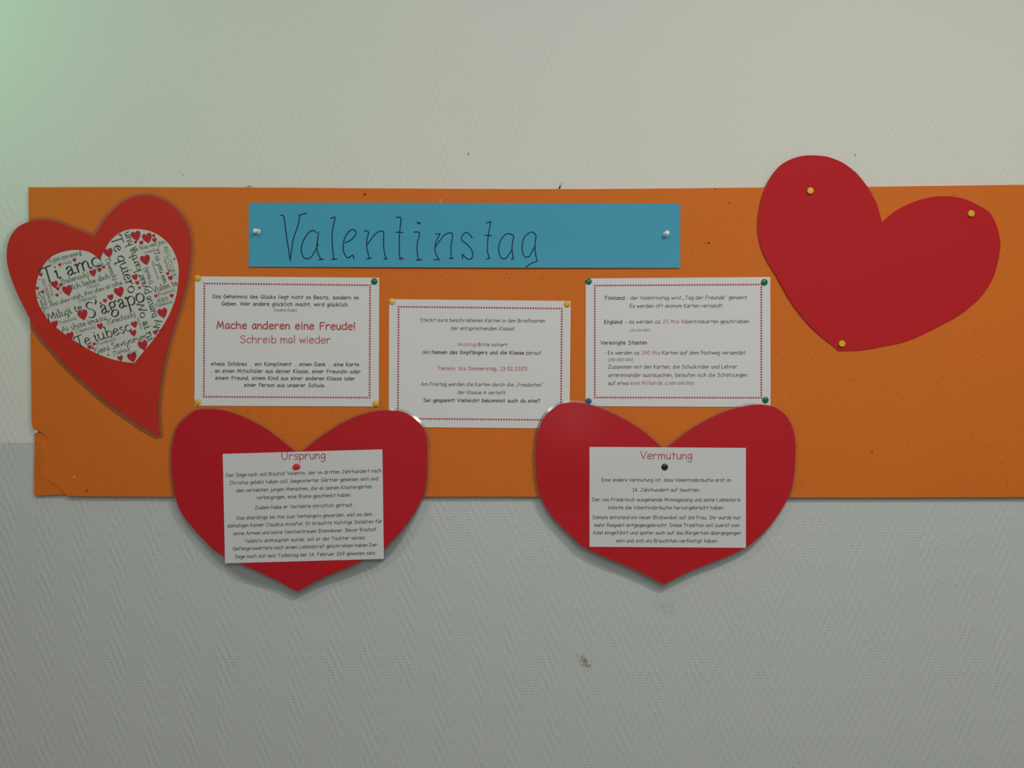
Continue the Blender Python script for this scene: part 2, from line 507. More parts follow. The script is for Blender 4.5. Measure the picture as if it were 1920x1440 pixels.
def wall_mat(name, col, rough, spec, depth):
    """painted glass-fibre wallpaper with a coarse herringbone weave"""
    m, nt, b = new_mat(name)
    tc = nd(nt, 'ShaderNodeTexCoord')
    # a little wobble so that the threads are not ruled lines
    wob = nd(nt, 'ShaderNodeTexNoise'); wob.inputs['Scale'].default_value = 45; wob.inputs['Detail'].default_value = 2
    nt.links.new(tc.outputs['Object'], wob.inputs['Vector'])
    sep = nd(nt, 'ShaderNodeSeparateXYZ')
    nt.links.new(tc.outputs['Object'], sep.inputs[0])
    wsep = nd(nt, 'ShaderNodeSeparateColor')
    nt.links.new(wob.outputs['Color'], wsep.inputs[0])
    x = math_n(nt, 'ADD', sep.outputs['X'], math_n(nt, 'MULTIPLY', math_n(nt, 'SUBTRACT', wsep.outputs[0], 0.5), 0.006))
    z = math_n(nt, 'ADD', sep.outputs['Z'], math_n(nt, 'MULTIPLY', math_n(nt, 'SUBTRACT', wsep.outputs[1], 0.5), 0.003))
    pp = math_n(nt, 'PINGPONG', math_n(nt, 'ADD', x, 40 * 0.059 + 0.012), 0.0295)
    u = math_n(nt, 'MULTIPLY', math_n(nt, 'ADD', pp, math_n(nt, 'MULTIPLY', z, 0.44)), 2 * math.pi / 0.0113)
    v = math_n(nt, 'MULTIPLY', z, 2 * math.pi / 0.0044)
    ru = math_n(nt, 'ADD', math_n(nt, 'MULTIPLY', math_n(nt, 'SINE', u), 0.5), 0.5)
    rv = math_n(nt, 'ADD', math_n(nt, 'MULTIPLY', math_n(nt, 'SINE', v), 0.5), 0.5)
    big = nd(nt, 'ShaderNodeTexNoise'); big.inputs['Scale'].default_value = 110; big.inputs['Detail'].default_value = 2
    nt.links.new(tc.outputs['Object'], big.inputs['Vector'])
    big2 = nd(nt, 'ShaderNodeTexNoise'); big2.inputs['Scale'].default_value = 16; big2.inputs['Detail'].default_value = 2
    nt.links.new(tc.outputs['Object'], big2.inputs['Vector'])
    h = math_n(nt, 'MULTIPLY', ru, math_n(nt, 'ADD', math_n(nt, 'MULTIPLY', rv, 0.5), 0.5))
    h = math_n(nt, 'MULTIPLY', h, math_n(nt, 'MULTIPLY', big.outputs['Fac'], 1.6))
    h = math_n(nt, 'MULTIPLY', h, math_n(nt, 'MULTIPLY', big2.outputs['Fac'], 2.0))
    fine = nd(nt, 'ShaderNodeTexNoise'); fine.inputs['Scale'].default_value = 420; fine.inputs['Detail'].default_value = 2
    nt.links.new(tc.outputs['Object'], fine.inputs['Vector'])
    h = math_n(nt, 'ADD', h, math_n(nt, 'MULTIPLY', fine.outputs['Fac'], 0.28))
    bp = nd(nt, 'ShaderNodeBump'); bp.inputs['Strength'].default_value = 1; bp.inputs['Distance'].default_value = depth
    nt.links.new(h, bp.inputs['Height'])
    nt.links.new(bp.outputs['Normal'], b.inputs['Normal'])
    # faint uneven paint and the scuffs and dirt spots of this wall
    un = nd(nt, 'ShaderNodeTexNoise'); un.inputs['Scale'].default_value = 2.6; un.inputs['Detail'].default_value = 4
    nt.links.new(tc.outputs['Object'], un.inputs['Vector'])
    mx = nd(nt, 'ShaderNodeMix', data_type='RGBA')
    mx.inputs['A'].default_value = (*[c * 0.965 for c in col], 1)
    mx.inputs['B'].default_value = (*[min(1, c * 1.035) for c in col], 1)
    nt.links.new(un.outputs['Fac'], mx.inputs['Factor'])
    cur = mx.outputs['Result']
    sn = nd(nt, 'ShaderNodeTexNoise'); sn.inputs['Scale'].default_value = 230; sn.inputs['Detail'].default_value = 3
    nt.links.new(tc.outputs['Object'], sn.inputs['Vector'])
    for (px, py, rx, ry, ang, cc, amt, lim) in SPOTS:
        q = P(px, py, 0)
        k = CAM_D / FPX
        ca, sa = math.cos(ang), math.sin(ang)
        xx = math_n(nt, 'SUBTRACT', sep.outputs['X'], q.x); zz = math_n(nt, 'SUBTRACT', sep.outputs['Z'], q.z)
        a1 = math_n(nt, 'DIVIDE', math_n(nt, 'ADD', math_n(nt, 'MULTIPLY', xx, ca), math_n(nt, 'MULTIPLY', zz, sa)), rx * k)
        a2 = math_n(nt, 'DIVIDE', math_n(nt, 'ADD', math_n(nt, 'MULTIPLY', xx, -sa), math_n(nt, 'MULTIPLY', zz, ca)), ry * k)
        d = math_n(nt, 'SQRT', math_n(nt, 'ADD', math_n(nt, 'POWER', math_n(nt, 'ABSOLUTE', a1), 2.0), math_n(nt, 'POWER', math_n(nt, 'ABSOLUTE', a2), 2.0)))
        f = math_n(nt, 'SUBTRACT', 1.0, d)
        f = nt.nodes[-1].outputs[0] if False else f
        f = math_n(nt, 'MULTIPLY', math_n(nt, 'ADD', f, math_n(nt, 'MULTIPLY', math_n(nt, 'SUBTRACT', sn.outputs['Fac'], 0.5), lim)), amt)
        cl = nd(nt, 'ShaderNodeClamp'); nt.links.new(f, cl.inputs[0]); cl.inputs[2].default_value = 0.85
        m2 = nd(nt, 'ShaderNodeMix', data_type='RGBA')
        nt.links.new(cl.outputs[0], m2.inputs['Factor']); nt.links.new(cur, m2.inputs['A'])
        m2.inputs['B'].default_value = (*cc, 1)
        cur = m2.outputs['Result']
    nt.links.new(cur, b.inputs['Base Color'])
    b.inputs['Roughness'].default_value = rough
    b.inputs['Specular IOR Level'].default_value = spec
    return m


# dirt marks on the wall: px, py, half axes in px, turn, colour, strength, raggedness
SPOTS = [
    (1096, 1241, 19, 9, -0.9, (0.20, 0.17, 0.12), 0.9, 3.2),
    (1250, 1140, 30, 16, -0.5, (0.33, 0.35, 0.38), 0.35, 2.5),
    (878, 289, 1.6, 4.5, -0.25, (0.16, 0.16, 0.15), 1.6, 0.3),
    (1603, 291, 1.6, 3.5, -0.2, (0.16, 0.16, 0.15), 1.6, 0.3),
    (101, 200, 1.4, 1.4, 0, (0.2, 0.2, 0.2), 1.2, 0.3),
    (344, 328, 1.6, 1.6, 0, (0.2, 0.2, 0.2), 1.2, 0.3),
    (466, 349.5, 7, 1.6, 0.1, (0.12, 0.12, 0.12), 1.5, 2.5),
    (1284, 1318, 1.0, 22, 0.05, (0.32, 0.33, 0.32), 0.6, 0.3),
]


def board_mat(name):
    """orange painted soft-fibre board, full of old pin holes"""
    m, nt, b = new_mat(name)
    tc = nd(nt, 'ShaderNodeTexCoord')
    no = nd(nt, 'ShaderNodeTexNoise'); no.inputs['Scale'].default_value = 5; no.inputs['Detail'].default_value = 5
    nt.links.new(tc.outputs['Object'], no.inputs['Vector'])
    mx = nd(nt, 'ShaderNodeMix', data_type='RGBA')
    mx.inputs['A'].default_value = (*ORANGE_A, 1)
    mx.inputs['B'].default_value = (*ORANGE_B, 1)
    nt.links.new(no.outputs['Fac'], mx.inputs['Factor'])
    cur = mx.outputs['Result']
    geo = nd(nt, 'ShaderNodeNewGeometry')
    # pin holes: voronoi cells, few of them filled
    dens = nd(nt, 'ShaderNodeTexNoise'); dens.inputs['Scale'].default_value = 6; dens.inputs['Detail'].default_value = 3
    nt.links.new(tc.outputs['Object'], dens.inputs['Vector'])
    mask_all = None
    for scale, rad, th in ((110, 0.055, 0.55), (260, 0.17, 1.5), (38, 0.032, 0.25)):
        sepd = nd(nt, 'ShaderNodeTexNoise'); sepd.inputs['Scale'].default_value = 260
        nt.links.new(geo.outputs['Position'], sepd.inputs['Vector'])
        addv = nd(nt, 'ShaderNodeVectorMath', operation='MULTIPLY_ADD')
        nt.links.new(sepd.outputs['Color'], addv.inputs[0]); addv.inputs[1].default_value = (0.0018, 0, 0.0018)
        nt.links.new(geo.outputs['Position'], addv.inputs[2])
        vm = nd(nt, 'ShaderNodeVectorMath', operation='MULTIPLY')
        nt.links.new(addv.outputs[0], vm.inputs[0]); vm.inputs[1].default_value = (1, 0, 1)
        vo = nd(nt, 'ShaderNodeTexVoronoi'); vo.inputs['Scale'].default_value = scale
        nt.links.new(vm.outputs[0], vo.inputs['Vector'])
        sc = nd(nt, 'ShaderNodeSeparateColor'); nt.links.new(vo.outputs['Color'], sc.inputs[0])
        r = math_n(nt, 'MULTIPLY', sc.outputs[1], rad)
        inside = math_n(nt, 'LESS_THAN', vo.outputs['Distance'], math_n(nt, 'ADD', r, rad * 0.25))
        pick = math_n(nt, 'LESS_THAN', sc.outputs[0], math_n(nt, 'MULTIPLY', math_n(nt, 'SUBTRACT', dens.outputs['Fac'], 0.25), th))
        mk = math_n(nt, 'MULTIPLY', math_n(nt, 'MULTIPLY', inside, pick), math_n(nt, 'ADD', math_n(nt, 'MULTIPLY', sc.outputs[2], 0.55), 0.3))
        mask_all = mk if mask_all is None else math_n(nt, 'MAXIMUM', mask_all, mk)
    m2 = nd(nt, 'ShaderNodeMix', data_type='RGBA')
    nt.links.new(mask_all, m2.inputs['Factor']); nt.links.new(cur, m2.inputs['A'])
    m2.inputs['B'].default_value = (0.14, 0.026, 0.008, 1)
    cur = m2.outputs['Result']
    # larger torn pin hole and a chalky speck
    sep = nd(nt, 'ShaderNodeSeparateXYZ'); nt.links.new(geo.outputs['Position'], sep.inputs[0])
    sn = nd(nt, 'ShaderNodeTexNoise'); sn.inputs['Scale'].default_value = 500
    nt.links.new(geo.outputs['Position'], sn.inputs['Vector'])
    for px, py, rr, cc in ((1329, 455.5, 1.9, (0.04, 0.015, 0.012)), (1321, 456, 1.6, (0.35, 0.07, 0.012)), (139.3, 894.2, 1.8, (0.62, 0.5, 0.33)),
                           (162.5, 920, 2.0, (0.14, 0.02, 0.008)), (684, 364.5, 2.6, (0.07, 0.02, 0.012)), (825, 375, 2.4, (0.5, 0.3, 0.16)),
                           (1367, 380.5, 1.4, (0.1, 0.02, 0.008)), (1341, 355, 1.4, (0.13, 0.025, 0.01)), (1635, 849, 1.8, (0.13, 0.02, 0.008))):
        q = P(px, py, -0.01)
        d = math_n(nt, 'SQRT', math_n(nt, 'ADD', math_n(nt, 'POWER', math_n(nt, 'ABSOLUTE', math_n(nt, 'SUBTRACT', sep.outputs['X'], q.x)), 2.0),
                                      math_n(nt, 'POWER', math_n(nt, 'ABSOLUTE', math_n(nt, 'SUBTRACT', sep.outputs['Z'], q.z)), 2.0)))
        f = math_n(nt, 'LESS_THAN', d, math_n(nt, 'MULTIPLY', sn.outputs['Fac'], 2 * rr * CAM_D / FPX))
        m3 = nd(nt, 'ShaderNodeMix', data_type='RGBA')
        nt.links.new(math_n(nt, 'MULTIPLY', f, 0.85), m3.inputs['Factor']); nt.links.new(cur, m3.inputs['A'])
        m3.inputs['B'].default_value = (*cc, 1)
        cur = m3.outputs['Result']
    nt.links.new(cur, b.inputs['Base Color'])
    b.inputs['Roughness'].default_value = 0.7
    b.inputs['Specular IOR Level'].default_value = 0.2
    # fibrous surface with long fine wrinkles
    fi = nd(nt, 'ShaderNodeTexNoise'); fi.inputs['Scale'].default_value = 330; fi.inputs['Detail'].default_value = 3
    nt.links.new(geo.outputs['Position'], fi.inputs['Vector'])
    wv = nd(nt, 'ShaderNodeVectorMath', operation='MULTIPLY')
    nt.links.new(geo.outputs['Position'], wv.inputs[0]); wv.inputs[1].default_value = (1.6, 1, 9)
    wn = nd(nt, 'ShaderNodeTexNoise'); wn.inputs['Scale'].default_value = 2.2; wn.inputs['Detail'].default_value = 1
    nt.links.new(wv.outputs[0], wn.inputs['Vector'])
    crease = math_n(nt, 'LESS_THAN', math_n(nt, 'ABSOLUTE', math_n(nt, 'SUBTRACT', wn.outputs['Fac'], 0.60)), 0.0018)
    hh = math_n(nt, 'SUBTRACT', math_n(nt, 'MULTIPLY', fi.outputs['Fac'], 0.3), math_n(nt, 'MULTIPLY', crease, 0.25))
    hh = math_n(nt, 'SUBTRACT', hh, math_n(nt, 'MULTIPLY', mask_all, 0.8))
    bp = nd(nt, 'ShaderNodeBump'); bp.inputs['Strength'].default_value = 0.6; bp.inputs['Distance'].default_value = 0.0005
    nt.links.new(hh, bp.inputs['Height']); nt.links.new(bp.outputs['Normal'], b.inputs['Normal'])
    return m


def film_mat(name, t=0.915):
    m = bpy.data.materials.new(name)
    m.use_nodes = True
    nt = m.node_tree
    nt.nodes.remove(nt.nodes['Principled BSDF'])
    out = nt.nodes['Material Output']
    tr = nd(nt, 'ShaderNodeBsdfTransparent'); tr.inputs['Color'].default_value = (t, t, t * 0.99, 1)
    gl = nd(nt, 'ShaderNodeBsdfGlossy'); gl.inputs['Roughness'].default_value = 0.13
    df = nd(nt, 'ShaderNodeBsdfDiffuse'); df.inputs['Color'].default_value = (0.75, 0.76, 0.76, 1)
    m1 = nd(nt, 'ShaderNodeMixShader'); m1.inputs[0].default_value = 0.03
    nt.links.new(tr.outputs[0], m1.inputs[1]); nt.links.new(df.outputs[0], m1.inputs[2])
    fr = nd(nt, 'ShaderNodeFresnel'); fr.inputs['IOR'].default_value = 1.5
    m2 = nd(nt, 'ShaderNodeMixShader')
    nt.links.new(math_n(nt, 'MULTIPLY', fr.outputs[0], 1.5), m2.inputs[0])
    nt.links.new(m1.outputs[0], m2.inputs[1]); nt.links.new(gl.outputs[0], m2.inputs[2])
    nt.links.new(m2.outputs[0], out.inputs['Surface'])
    return m


ORANGE_A, ORANGE_B = (0.59, 0.137, 0.013), (0.65, 0.157, 0.017)
M_UP = wall_mat('cream_wall_paint', (0.64, 0.645, 0.595), 0.8, 0.15, 0.00042)
M_LOW = wall_mat('grey_gloss_wall_paint', (0.50, 0.53, 0.515), 0.34, 0.5, 0.00058)
M_BOARD = board_mat('orange_board')
M_CORE = plain_mat('board_core', (0.62, 0.58, 0.48), 0.9, 0.1)
M_BLUE = paper_mat('blue_card', (0.062, 0.315, 0.47), 0.7, 0.2)
M_WHITE = paper_mat('white_paper', (0.655, 0.634, 0.645), 0.7, 0.2, grain=0.02)
M_WHITE_LAM = paper_mat('laminated_white_paper', (0.60, 0.59, 0.605), 0.6, 0.2, coat=0.5, coat_rough=0.25, grain=0.02)
M_WHITE_LAM2 = paper_mat('laminated_cream_paper', (0.53, 0.525, 0.48), 0.6, 0.2, coat=0.5, coat_rough=0.25, grain=0.02)
M_RED_CARD = paper_mat('red_card', (0.46, 0.013, 0.019), 0.7, 0.15)
M_RED_LAM = paper_mat('laminated_red_card', (0.45, 0.006, 0.014), 0.5, 0.15, coat=0.4, coat_rough=0.34, bump=0.0004)
M_RED_LAM2 = paper_mat('laminated_scarlet_card', (0.50, 0.024, 0.014), 0.5, 0.15, coat=0.25, coat_rough=0.25, bump=0.0004)
M_FILM = film_mat('clear_laminate')
M_FILM_THIN = film_mat('thin_clear_laminate', 0.965)
M_INK = plain_mat('black_print', (0.026, 0.026, 0.028), 0.7, 0.2)
M_INK_GREY = plain_mat('grey_print', (0.055, 0.055, 0.055), 0.7, 0.2)
M_INK_WORD = plain_mat('charcoal_print', (0.040, 0.042, 0.036), 0.7, 0.2)
M_INK_FAINT = plain_mat('faint_grey_print', (0.11, 0.11, 0.105), 0.7, 0.2)
M_INK_RED = plain_mat('red_print', (0.42, 0.085, 0.09), 0.7, 0.2)
M_BORDER = plain_mat('rose_print', (0.40, 0.06, 0.09), 0.7, 0.2)
M_PRINT_HEART = plain_mat('printed_heart_red', (0.42, 0.022, 0.032), 0.6, 0.2)
M_MARKER = plain_mat('dark_felt_pen', (0.004, 0.02, 0.035), 0.6, 0.2)
PIN_COL = {'yellow': (0.68, 0.41, 0.015), 'pale': (0.66, 0.48, 0.12), 'green': (0.004, 0.13, 0.045), 'blue': (0.008, 0.06, 0.26),
           'black': (0.006, 0.006, 0.01), 'red': (0.62, 0.014, 0.016), 'white': (0.72, 0.76, 0.74)}
M_PIN = {k: plain_mat(k + '_plastic', v, 0.4, 0.4, 0.15) for k, v in PIN_COL.items()}


def clear_plastic():
    m, nt, b = new_mat('clear_plastic')
    b.inputs['Base Color'].default_value = (0.86, 0.90, 0.84, 1)
    b.inputs['Roughness'].default_value = 0.25
    b.inputs['Transmission Weight'].default_value = 0.55
    b.inputs['IOR'].default_value = 1.35
    return m


M_CLEAR = clear_plastic()
M_DARK = plain_mat('dark_thread', (0.02, 0.018, 0.016), 0.8, 0.1)

# ------------------------------------------------------------------ the wall
W0, W1 = -2.2, 2.2
zb = P(0, 830, 0).z                           # where the grey lower paint starts
me = bpy.data.meshes.new('wall_back')
ZB, ZT = 0.0, 2.75
T_ = 0.12
v = [(W0, 0, ZB), (W1, 0, ZB), (W1, 0, zb), (W0, 0, zb), (W1, 0, ZT), (W0, 0, ZT),
     (W0, T_, ZB), (W1, T_, ZB), (W1, T_, ZT), (W0, T_, ZT)]
f = [(0, 1, 2, 3), (3, 2, 4, 5), (6, 9, 8, 7), (5, 4, 8, 9), (0, 6, 7, 1), (0, 3, 5, 9, 6), (1, 7, 8, 4, 2)]
me.from_pydata(v, [], f)
wall = link('wall_back', me, [M_LOW, M_UP])
for i, p in enumerate(me.polygons): p.material_index = 0 if i == 0 else 1
tag(wall, 'woven textured wall, cream above and glossy grey below, behind the orange board', 'wall', kind='structure')

# ------------------------------------------------------------------ the two orange boards
BT = 0.010
BY = -BT
ck = crop(0, 740, 6.0)
crack = ck([(385, 395), (430, 400), (480, 440), (535, 490), (525, 560), (510, 650), (505, 750), (470, 870), (500, 930), (560, 975), (620, 1010), (680, 1060),
            (720, 1105), (772, 1140)])
crack = crack[:1] + catmull(crack[1:], 3)
left_board = [(53, 351), (230, 350.6), (400, 351), (560, 352), (720, 353.2), (850, 354), (958.3, 354.5), (958.9, 640), (959.5, 931),
              (700, 931.2), (500, 931.6), (320, 931.2), (200, 930.6)] + crack[::-1] + \
             [(61.7, 802.5), (59.2, 793), (58.6, 770), (58.4, 722), (56.5, 600), (54.6, 470)]
lroot = thing('pin_board', P(500, 640, BY), 'orange painted pin board, left half of the long board, with a broken lower left corner', 'pin board', 'orange pin boards side by side')
link('panel', slab(left_board, BY, BT), M_BOARD, lroot)
chip = ck([(383, 440), (435, 428), (495, 440), (550, 490), (540, 560), (524, 650), (516, 750), (484, 865), (512, 920), (565, 962), (630, 1000), (690, 1050), (732, 1100),
           (768, 1121), (600, 1125), (383, 1136), (384, 960), (385, 800), (392, 600), (390, 540)])


def chip_lift(px, py):
    d = max(0.0, min(1.0, (px - 63) / 20.0))
    lo = max(0.0, min(1.0, (py - 885) / 40.0)); up = max(0.0, min(1.0, (840 - py) / 25.0))
    return 0.0033 * d * (1 - 0.75 * max(lo, up))


link('cracked_corner', slab(chip, -0.0066, 0.0064, chip_lift, 8), M_BOARD, lroot, label='bent corner piece broken along a curved crack')
fl = slab(ck([(381, 393), (432, 409), (405, 436)]), -0.0096, 0.004)
link('torn_flake', fl, M_CORE, lroot, label='whitish torn flake of the board core')
right_board = [(958.4, 354.5), (1100, 354.5), (1250, 353.4), (1400, 351.7), (1625, 350.3), (1920, 346.3), (2060, 344.5), (2060, 931.5), (1920, 932.0),
               (1700, 932.6), (1490, 932.8), (1250, 932.2), (1000, 931.3), (959.6, 931.2), (959.0, 640)]
rme = slab(right_board, BY, BT)
rb = link('pin_board', rme, M_BOARD, offset=P(1500, 640, BY))
tag(rb, 'orange painted pin board, right half of the long board, running out of the picture', 'pin board', 'orange pin boards side by side')

# a frayed dark thread caught on the top edge
ink = Ink(-0.006)
tr = [(1049, 355), (1049.5, 351.5), (1050.5, 348.5)]
tbm = bmesh.new()


def tube(bm, pts, r, seg=6):
    rings = []
    for i, p in enumerate(pts):
        a = pts[max(0, i - 1)]; b = pts[min(len(pts) - 1, i + 1)]
        d = (Vector(b) - Vector(a)).normalized()
        n = d.orthogonal().normalized(); bb = d.cross(n)
        rr = r[i] if isinstance(r, (list, tuple)) else r
        rings.append([bm.verts.new(Vector(p) + (n * math.cos(2 * math.pi * k / seg) + bb * math.sin(2 * math.pi * k / seg)) * rr) for k in range(seg)])
    for a, b in zip(rings, rings[1:]):
        for k in range(seg):
            bm.faces.new([a[k], a[(k + 1) % seg], b[(k + 1) % seg], b[k]])
    bm.faces.new(rings[0][::-1]); bm.faces.new(rings[-1])


def wp(pts, y): return [P(a, b, y) for a, b in pts]


tube(tbm, wp([(1048.6, 354.2), (1049.4, 351.5), (1050.2, 349), (1051, 347.5)], -0.0085), [0.0010, 0.0012, 0.0009, 0.0004])
tube(tbm, wp(catmull([(1049.8, 350), (1049, 347), (1050.5, 344.5), (1053, 346), (1052, 349), (1050.5, 350)], 3), -0.0088), 0.00022, 4)
tube(tbm, wp(catmull([(1052, 347), (1054, 344), (1057.5, 340.5)], 3), -0.0088), 0.0002, 4)
tme = bpy.data.meshes.new('thread'); tbm.to_mesh(tme); tbm.free()
th = link('frayed_thread', tme, M_DARK, offset=P(1050, 350, -0.0085))
tag(th, 'short dark frayed thread caught on the top edge of the orange board', 'thread')

# ------------------------------------------------------------------ blue banner
PY = BY - 0.0007


def banner_lift(px, py):
    t = (px - 870) / 400.0
    return 0.0012 * max(0.0, 1 - t * t) + 0.0016 * max(0.0, (py - 440) / 62.0) ** 2


def rect(tl, tr_, br, bl): return [tl, tr_, br, bl]


BAN = [(466.2, 380), (740, 380.4), (1000, 381.2), (1275.6, 381.8), (1274.7, 502.6), (1000, 502.6), (740, 501.6), (466.6, 500.4)]
ban = thing('paper_banner', P(870, 441, PY), 'long blue card strip with Valentinstag handwritten on it', 'banner')
link('card_strip', slab(BAN, PY, 0.0004, banner_lift, 14), M_BLUE, ban)
ink = Ink(PY - 0.00025, banner_lift)
A = crop(510, 385, 7.111)
B = crop(770, 385, 7.111)
HW = [
 (A, 1, [(118, 132), (150, 140), (162, 165), (180, 310), (205, 480), (245, 738)]), (A, 1, [(245, 738), (275, 510), (300, 400), (340, 290), (362, 200), (370, 145)]),
 (A, 1, [(360, 137), (400, 122), (442, 107), (455, 118)]),
 (A, 1, [(588, 367), (562, 340), (530, 338), (480, 375), (420, 470), (392, 580), (405, 660), (440, 706), (490, 712), (540, 670), (600, 560), (616, 515)]),
 (A, 1, [(620, 357), (610, 450), (600, 560), (618, 650), (655, 716)]), (A, 0, [(628, 727), (690, 720)]),
 (A, 1, [(785, 180), (826, 158), (842, 172), (822, 260), (802, 380), (808, 560), (828, 715)]), (A, 0, [(793, 720), (870, 720)]),
 (A, 1, [(975, 500), (1050, 465), (1100, 415), (1122, 365), (1095, 330), (1060, 328), (1000, 380), (960, 470), (950, 570), (965, 640), (1000, 695), (1030, 697), (1072, 666), (1086, 680), (1094, 717)]),
 (A, 1, [(1233, 342), (1268, 344), (1290, 365), (1272, 430), (1262, 500), (1270, 590), (1300, 705)]), (A, 0, [(1262, 715), (1330, 706)]),
 (A, 1, [(1272, 527), (1330, 440), (1400, 365), (1472, 345), (1492, 380), (1488, 500), (1500, 630), (1525, 710)]), (A, 0, [(1493, 718), (1537, 714)]),
 (A, 1, [(1655, 167), (1692, 160), (1722, 175), (1712, 280), (1700, 400), (1700, 640), (1722, 725)]), (A, 0, [(1692, 717), (1757, 710)]), (A, 0, [(1655, 358), (1745, 363)]),
 (B, 1, [(45, 357), (95, 357), (117, 372), (108, 430), (88, 530), (88, 620), (108, 735)]), (B, 0, [(75, 733), (150, 725)]),
 (B, 0, [(88, 228), (130, 238)]), (B, 0, [(130, 238), (100, 234)]), (B, 0, [(95, 236), (122, 252)]),
 (B, 0, [(330, 383), (395, 380)]), (B, 1, [(395, 380), (350, 460), (325, 545), (335, 640), (375, 722)]), (B, 0, [(313, 727), (392, 726)]),
 (B, 1, [(328, 560), (390, 470), (450, 400), (500, 373), (552, 374), (556, 430), (540, 540), (540, 640), (548, 708)]), (B, 0, [(515, 707), (570, 712)]),
 (B, 1, [(822, 432), (780, 385), (738, 362), (700, 390), (675, 440), (690, 472), (760, 530), (810, 590), (828, 660), (815, 705), (780, 722), (740, 705), (690, 655)]), (B, 0, [(690, 655), (692, 718)]),
 (B, 0, [(1010, 238), (1070, 218)]), (B, 1, [(1070, 218), (1055, 290), (1035, 400), (1025, 520), (1025, 620), (1050, 705)]), (B, 0, [(1008, 717), (1052, 712)]), (B, 0, [(992, 400), (1078, 407)]),
 (B, 1, [(1375, 415), (1350, 390), (1300, 380), (1250, 400), (1195, 480), (1172, 570), (1185, 650), (1210, 705), (1240, 715), (1280, 700), (1350, 595)]),
 (B, 1, [(1375, 415), (1358, 500), (1352, 600), (1368, 715)]), (B, 0, [(1338, 716), (1378, 716)]),
 (B, 1, [(1672, 410), (1650, 375), (1600, 358), (1520, 420), (1492, 500), (1485, 580), (1500, 655), (1525, 688), (1560, 690), (1590, 670), (1655, 550)]),
 (B, 1, [(1672, 410), (1660, 500), (1660, 620), (1685, 748)]), (B, 1, [(1685, 748), (1600, 780), (1535, 828)]),
]
for fn, sm, pts in HW:
    q = fn(pts)
    ink.stroke(catmull(q, 5) if sm else q, 1.9, cap=4)
link('handwriting', ink.mesh(), M_MARKER, ban, label='dark handwritten word Valentinstag')

# ------------------------------------------------------------------ three white notices with a border of tiny hearts
SH_GROUP = 'white notices with a border of tiny hearts'


def border(ink, tl, tr_, br, bl, pitch=4.83, w=3.7):
    for a, b in ((tl, tr_), (bl, br)):
        n = round(math.hypot(b[0] - a[0], b[1] - a[1]) / pitch)
        for k in range(n + 1):
            t = k / n
            ink.heart(a[0] + (b[0] - a[0]) * t, a[1] + (b[1] - a[1]) * t, w)
    for a, b in ((tl, bl), (tr_, br)):
        n = round(math.hypot(b[0] - a[0], b[1] - a[1]) / pitch)
        for k in range(1, n):
            t = k / n
            ink.heart(a[0] + (b[0] - a[0]) * t, a[1] + (b[1] - a[1]) * t, w)


REG, BOLD = 8.3, 11.3


def notice(label, cf, corners, bord, texts, y, lift, split=99):
    q = cf(corners)
    cx = sum(p[0] for p in q) / 4; cy = sum(p[1] for p in q) / 4
    root = thing('notice_sheet', P(cx, cy, y), label, 'notice', SH_GROUP)
    link('sheet', slab(q, y, 0.0003, lift, 10), M_WHITE, root)
    ib = Ink(y - 0.0002, lift)
    border(ib, *cf(bord))
    link('printed_border', ib.mesh(), M_BORDER, root, label='border of tiny rose red hearts')
    for block in (texts[:split], texts[split:]):
        if not block: continue
        tx = Ink(y - 0.0002, lift)
        for (txt, l, yl, r, yr, key, wt, em, sl) in block:
            a, b = cf([(l, yl), (r, yr)])
            write(tx.use('krg'.index(key)), txt, a, b, wt, em, slant=sl)
        link('printed_text', tx.mesh(), [M_INK, M_INK_RED, M_INK_GREY], root, label='printed lines, some of them red' if any(q[5] == 'r' for q in block) else None)
    return root


def L(txt, l, yl, r, yr, key='k', wt=REG, em=None, sl=0.0): return (txt, l, yl, r, yr, key, wt, em, sl)


S1 = crop(350, 500, 5.0526)
notice('white heart-bordered notice reading Mache anderen eine Freude, below the left end of the strip', S1,
       [(80, 92), (1825, 105), (1820, 1325), (75, 1318)], [(168, 160), (1738, 177), (1733, 1242), (163, 1233)],
       [L('Das Geheimnis des Gl\u00fccks liegt nicht im Besitz, sondern im', 247, 298, 1630, 311, 'k', BOLD),
        L('Geben. Wer andere gl\u00fccklich macht, wird gl\u00fccklich.', 330, 367, 1537, 377, 'k', BOLD),
        L('(Andre Gide)', 825, 424, 1042, 425, 'g', REG),
        L('Mache anderen eine Freude!', 282, 587, 1595, 598, 'r', 12.5),
        L('Schreib mal wieder', 505, 722, 1365, 727, 'r', 8.2),
        L('etwas Sch\u00f6nes \u2026 ein Kompliment \u2026 einen Dank \u2026 eine Karte', 232, 936, 1635, 944, 'k', BOLD),
        L('\u2026 an einen Mitsch\u00fcler aus deiner Klasse, einer Freundin oder', 218, 1003, 1650, 1011, 'k', BOLD),
        L('einem Freund, einem Kind aus einer anderen Klasse oder', 272, 1070, 1597, 1077, 'k', BOLD),
        L('einer Person aus unserer Schule.', 546, 1137, 1312, 1142, 'k', BOLD)],
       PY, lambda px, py: 0.0004, 5)
S2 = crop(720, 540, 5.1417)
